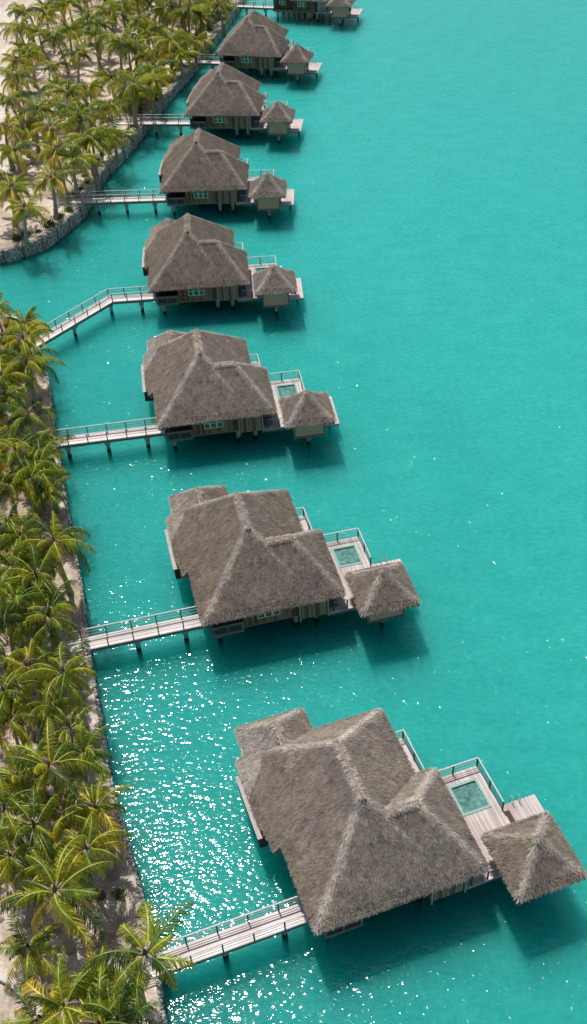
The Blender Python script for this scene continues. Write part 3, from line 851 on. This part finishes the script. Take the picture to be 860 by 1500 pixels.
UP = [(-37.6, 167.9), (-40.1, 157.5), (-37.7, 139.9), (-32.9, 134.4), (-31.8, 141.6), (-29.2, 156.1), (-26.0, 156.4), (-28.4, 149.6), (-32.6, 151.7), (-23.7, 162.0), (-41.8, 161.5), (-39.9, 165.1), (-38.5, 173.7), (-37.4, 185.3), (-43.2, 182.2), (-42.9, 172.2), (-45.1, 215.5), (-39.7, 203.3), (-35.8, 220.0), (-34.2, 195.3), (-31.0, 217.9), (-28.9, 219.7), (-28.1, 188.0), (-24.4, 184.0), (-43.4, 196.7), (-45.6, 194.6), (-48.0, 219.0), (-26.4, 170.4), (-30.6, 164.4), (-18.2, 200.6), (-21.7, 210.8), (-16.7, 205.1), (-12.2, 204.3), (-19.4, 215.5), (-15.1, 214.7), (-11.3, 216.2), (-8.0, 220.1), (-21.2, 185.9), (-24.3, 199.7), (-27.2, 198.3), (-19.2, 190.1), (-14.7, 197.8), (-32.3, 205.3), (-38.1, 210.2), (-34.2, 177.4), (-20.9, 175.4), (-18.1, 181.4), (-34.6, 161.3), (-45.4, 228.9), (-40.4, 228.0), (-26.2, 225.5), (-22.0, 224.8), (-17.6, 224.0), (-24.5, 212.1), (-12.4, 226.8), (-47.4, 209.7)]

FGL = [('big palm with a broad star of drooping fronds over bare sand at lower left', 0, 1.08, 1.0),
       ('palm whose crown overhangs the start of the nearest footbridge', 3, .98, -.25),
       ('leftmost palm at the bottom edge, beside the curved kerb', 2, .95, .4),
       ('palm cut by the bottom edge, between the footbridge palm and the kerb palm', 2, .95, 3.4)]
for (x, y), (lab, v, s, rz) in zip(FG, FGL): place_palm(x, y, lab, v=v, scale=s, rz=rz)
def low_zone(y):
    if y < 47: return ('coconut palm in the crowded bank strip left of the nearest bungalow', 'palms on the near bank left of the nearest bungalow')
    if y < 61: return ('coconut palm on the bank just below the second nearest footbridge', 'palms around the second nearest footbridge')
    if y < 82: return ('coconut palm on the bank between the second and third footbridges', 'palms between the second and third footbridges')
    return ('coconut palm at the far tip of the left bank by the bent footbridge', 'palms at the tip of the left bank')
def up_zone(x, y):
    if y < 168: return ('coconut palm on the stone walled point across the channel', 'palms on the stone walled point')
    if x > -30: return ('coconut palm in the dense grove along the far stone wall', 'palms along the far stone wall')
    return ('coconut palm near the open beach at upper left', 'palms near the open beach')
for (x, y), sc_, v in (((-18.6, 31.4), .72, 5), ((-13.6, 28.6), .70, 7), ((-11.9, 25.6), .85, 0), ((-17.2, 26.9), .72, 5)):
    place_palm(x, y, 'smaller palm in the cluster around the shore end of the nearest footbridge', 'smaller palms by the nearest footbridge', v=v, scale=sc_)
for x, y in LOW: place_palm(x, y, *low_zone(y), scale=prng.uniform(.66, .88) if y < 76 else prng.uniform(.84, 1.0), squash=1.2 if y < 76 else 1.0, v=prng.choice((0,7,1,2,4,8)))
for x, y in UP: place_palm(x, y, *up_zone(x, y), v=prng.choice((0,1,2,7,4,5,8)), scale=prng.uniform(1.0, 1.22), squash=.88)
def try_fill(n, x0, x1, y0, y1, shore, dmin, inland, zone, vs, df=None):
    for _ in range(n):
        x = prng.uniform(x0, x1); y = prng.uniform(y0, y1)
        if side_of(shore, x, y) < inland or side_of(shore, x, y) > 60: continue
        if df: dmin = df(x, y)
        if any((x-a)**2 + (y-b)**2 < dmin*dmin for a, b in placed): continue
        place_palm(x, y, *zone(x, y), v=prng.choice(vs), scale=prng.uniform(.78, 1.0))
try_fill(500, -38, -14, 37, 112, LOWER, 2.8, 3.2, lambda x, y: low_zone(y), (0,1,2,4,5,7,8))
try_fill(900, -46, -4, 172, 262, UPPER, 3.0, 1.6, up_zone, (0,2,7,5,5,6,8), lambda x, y: 3.2 if side_of(UPPER, x, y) < 11 else 5.4)
try_fill(60, -42, -20, 142, 175, UPPER, 4.6, 2.6, up_zone, (2,5,6))


for k, (root, _l) in enumerate(protos):
    if k not in used:
        for ch in list(root.children): bpy.data.objects.remove(ch)
        bpy.data.objects.remove(root)

# ------------------------------------------------------------------ shrubs, litter, small things
def make_shrub(seed, R=1.0):
    rng = random.Random(seed); root = thing('leafy_shrub', 'x', 'shrub')
    m = MB()
    for i in range(260):
        a = rng.uniform(0, 2*pi); e = math.acos(rng.uniform(-.1, 1)); r = R * rng.uniform(.35, 1.0) * (1 + .25*sin(3*a+seed))
        p = Vector((cos(a)*sin(e), sin(a)*sin(e), cos(e)*.75)) * r + Vector((0,0,.15))
        n = Vector((rng.gauss(0,1), rng.gauss(0,1), rng.gauss(.8,1))).normalized(); s = n.orthogonal().normalized(); t = n.cross(s)
        l = rng.uniform(.10, .2) * R; k = rng.uniform(.5, 1.3); c = (.07*k, .14*k, .02*k) if rng.random() < .85 else (.22*k, .22*k, .03)
        m.face([p - s*l, p - t*l*.5, p + s*l, p + t*l*.5], c)
    m.build('foliage', M['leaf'], root)
    st = MB()
    for i in range(5):
        a = i * 1.3; st.tube([(0,0,0), (cos(a)*.25*R, sin(a)*.25*R, .35*R), (cos(a)*.5*R, sin(a)*.5*R, .6*R)], [.05,.03,.015], 5, (.16,.12,.08))
    st.build('stems', M['trunk'], root)
    return root
def make_fallen(seed):
    rng = random.Random(seed); m = MB()
    frond(m, (0,0,.12), 0, .12, 3.4, rng, rng.choice(DEAD), droop=.12, dead=False, nl=26)
    return m.build('fallen_frond', M['leaf'])

def seg_dist(x, y, a, b):
    dx, dy = b[0]-a[0], b[1]-a[1]; t = max(0, min(1, ((x-a[0])*dx + (y-a[1])*dy)/(dx*dx+dy*dy)))
    return sqrt((x-a[0]-dx*t)**2 + (y-a[1]-dy*t)**2)
def on_bridge(x, y): return any(seg_dist(x, y, wpt(i, 0, 2.62), wpt(i, -22, 2.62)) < 1.6 for i in range(8) if i != 3)
shr = [make_shrub(1, 1.0), make_shrub(2, 1.3), make_shrub(3, .8)]; su = set()
srng = random.Random(5)
def place_shrub(x, y, label, group=None, s=1.0):
    k = srng.randrange(3)
    if k in su: o = dup(shr[k], (x, y, ZL-.03), srng.uniform(0, 6), label, (s, s, s))
    else:
        o = shr[k]; su.add(k); o.location = (x, y, ZL-.03); o.scale = (s,s,s); o['label'] = label
    if group: o['group'] = group
    elif 'group' in o.keys(): del o['group']
SU = smooth_line(UPPER, 2.0); SL = smooth_line(LOWER, 2.0)
for S, p0, y1, lab, grp in ((SU, 1.0, 262, 'low green shrub growing behind the top of the far stone wall', 'shrubs behind the far stone wall'),
                     (SL, .10, 116, 'low green shrub on the sand along the left bank', 'shrubs along the left bank')):
    for k in range(1, len(S)-1):
        p = S[k]
        if p.x < -40 or p.y > y1 or p.y < 36: continue
        d = (S[k+1]-S[k-1]).normalized(); nin = Vector((-d.y, d.x))
        reps = 1 if p.y < 180 else 2
        for _ in range(reps):
            if srng.random() > p0: continue
            q = p + nin * srng.uniform(1.1, 2.6 if p.y < 180 else 4.5)
            if on_bridge(q.x, q.y): continue
            place_shrub(q.x, q.y, lab, grp, srng.uniform(.5, 1.0))
place_shrub(-13.6, 36.4, 'small green shrub on the sand by the stump, under the big single palm', None, .7)
# fallen fronds
fl = [make_fallen(k) for k in (1, 2, 3)]; fu = 0
for k in range(70):
    if k < 42: x = srng.uniform(-34, -11); y = srng.uniform(34, 112); sh = LOWER
    else: x = srng.uniform(-46, -22); y = srng.uniform(136, 215); sh = UPPER
    if side_of(sh, x, y) < 1.6 or on_bridge(x, y): continue
    o = fl[fu] if fu < 3 else fl[fu % 3].copy()
    if fu >= 3: COL.objects.link(o)
    fu += 1; o.location = (x, y, ZL); o.rotation_euler = (srng.uniform(-.1,.1), 0, srng.uniform(0, 6.3)); s = srng.uniform(.6, 1.0); o.scale = (s, s, s)
    if sh is LOWER: tag(o, 'dry grey fallen palm frond lying on the sand of the left bank', 'palm frond', 'fallen fronds on the left bank')
    else: tag(o, 'dry grey fallen palm frond lying on the sand of the far grove', 'palm frond', 'fallen fronds in the far grove')
# stump by the wall
m = MB(); m.tube([(0,0,-.1),(0,0,.3),(0,0,.75),(.02,0,.95)], [.36,.30,.28,.24], 12, (.12,.085,.07))
o = tag(m.build('tree_stump', M['trunk'], None, True), 'short dark brown stump on the sand near the near bank wall', 'stump'); o.location = (-14.9, 36.3, ZL-.02)
# curved boardwalk meeting the nearest footbridge
def arc_walk():
    C = smooth_line([(-30, 33.5), (-24.5, 31.9), (-21.3, 31.0), (-19.9, 30.2), (-19.2, 29.5)], .35)
    e = MB(); F = []
    for k in range(len(C)):
        d = (C[min(k+1, len(C)-1)] - C[max(k-1, 0)]).normalized(); n = Vector((-d.y, d.x))
        F.append([(C[k].x + n.x*w_, C[k].y + n.y*w_, z) for (w_, z) in ((-.2, 1.8), (-.2, 2.30), (.2, 2.30), (.2, 1.8))])
    for p, q in zip(F, F[1:]):
        for j in range(4): e.face([p[j], q[j], q[(j+1) % 4], p[(j+1) % 4]])
    e.face(F[0]); e.face(list(reversed(F[-1])))
    tag(e.build('curved_kerb', M['palekerb']), 'pale curved kerb on the sand at the lower left corner', 'kerb')
M['palekerb'] = mat_plain('pale_kerb', (.62,.58,.55), .1, 3, .7)
arc_walk()
M['amber'] = mat_plain('amber_lamp_box', (.50,.22,.03), .2, 5, .5)
root = thing('path_lamp', 'small amber path lamp where the curved kerb meets the nearest footbridge', 'lamp', (-18.75, 30.4, ZL))
m = MB(); m.box(-.05,.05,-.05,.05,0,.55); m.box(-.16,.16,-.13,.13,.86,.91); m.build('post', M['railpost'], root)
m = MB(); m.box(-.13,.13,-.1,.1,.55,.86); m.build('lamp_head', M['amber'], root)
# little thatched roof among the palms by the sixth footbridge
root = thing('thatched_shelter', 'small domed thatched shelter half hidden among palms by the far wall', 'shelter', (-24.2, 184.6, ZL))
def sh_h(x, y):
    r = sqrt(x*x + y*y) + 1e-6; h = 3.4 - .32*r - .09*r*r
    return h, .1 if r < .5 else 2, h
m = MB(); rr = random.Random(4)
thatch_core(m, sh_h, lambda x, y: x*x + y*y < 6.6, -2.6, 2.6, -2.6, 2.6, .2)
thatch_fill(m, sh_h, lambda x, y: x*x + y*y < 6.8, -2.6, 2.6, -2.6, 2.6, 150, rr)
thatch_fringe(m, sh_h, [(2.55*cos(k*pi/8), 2.55*sin(k*pi/8)) for k in range(16)], rr, 16)
m.build('roof', M['thatch'], root)
for k in range(4):
    a = pi/4 + k*pi/2; m = MB(); m.tube([(1.5*cos(a), 1.5*sin(a), -.1), (1.5*cos(a), 1.5*sin(a), 2.6)], .09, 8, (.2,.15,.1)); m.build('post', M['trunk'], root)


# ------------------------------------------------------------------ camera, sky, sun
cam = bpy.data.cameras.new('camera'); co = bpy.data.objects.new('camera', cam); COL.objects.link(co)
pitch, roll, H = 0.7332506, -0.0530048, 69.92
fw = Vector((0, cos(pitch), -sin(pitch))); up = Vector((0, sin(pitch), cos(pitch))); rt = Vector((1,0,0))
r2 = rt*cos(roll) + up*sin(roll); u2 = -rt*sin(roll) + up*cos(roll)
mw = Matrix(((r2.x, u2.x, -fw.x, 0), (r2.y, u2.y, -fw.y, 0), (r2.z, u2.z, -fw.z, H), (0,0,0,1)))
co.matrix_world = mw
cam.sensor_fit = 'VERTICAL'; cam.sensor_height = 36; cam.lens = 36 * 1512.879 / 1500
cam.clip_start = 1; cam.clip_end = 6000
scene.camera = co

sd = Vector((-.160, .395, .905)).normalized()          # towards the sun
el = math.asin(sd.z); az = atan2(sd.x, sd.y)
sun = bpy.data.lights.new('sun', 'SUN'); sun.energy = 3.9; sun.angle = radians(.53); sun.color = (1, .955, .88)
so = bpy.data.objects.new('sun', sun); COL.objects.link(so); so.rotation_euler = sd.to_track_quat('Z', 'Y').to_euler(); so.location = (0, 0, 120)
w = bpy.data.worlds.new('World'); scene.world = w; w.use_nodes = True
nt = w.node_tree; bg = nt.nodes['Background']; sky = nt.nodes.new('ShaderNodeTexSky'); sky.sky_type = 'NISHITA'
sky.sun_disc = False; sky.sun_elevation = el; sky.sun_rotation = az; sky.air_density = 1.0; sky.dust_density = 1.5
nt.links.new(sky.outputs[0], bg.inputs['Color']); bg.inputs['Strength'].default_value = .085
scene.view_settings.view_transform = 'Standard'; scene.view_settings.look = 'None'
scene.view_settings.exposure = 0; scene.view_settings.gamma = 1
scene.cycles.use_denoising = True
scene.cycles.max_bounces = 7; scene.cycles.volume_bounces = 5; scene.cycles.transparent_max_bounces = 8
scene.cycles.sample_clamp_indirect = 4
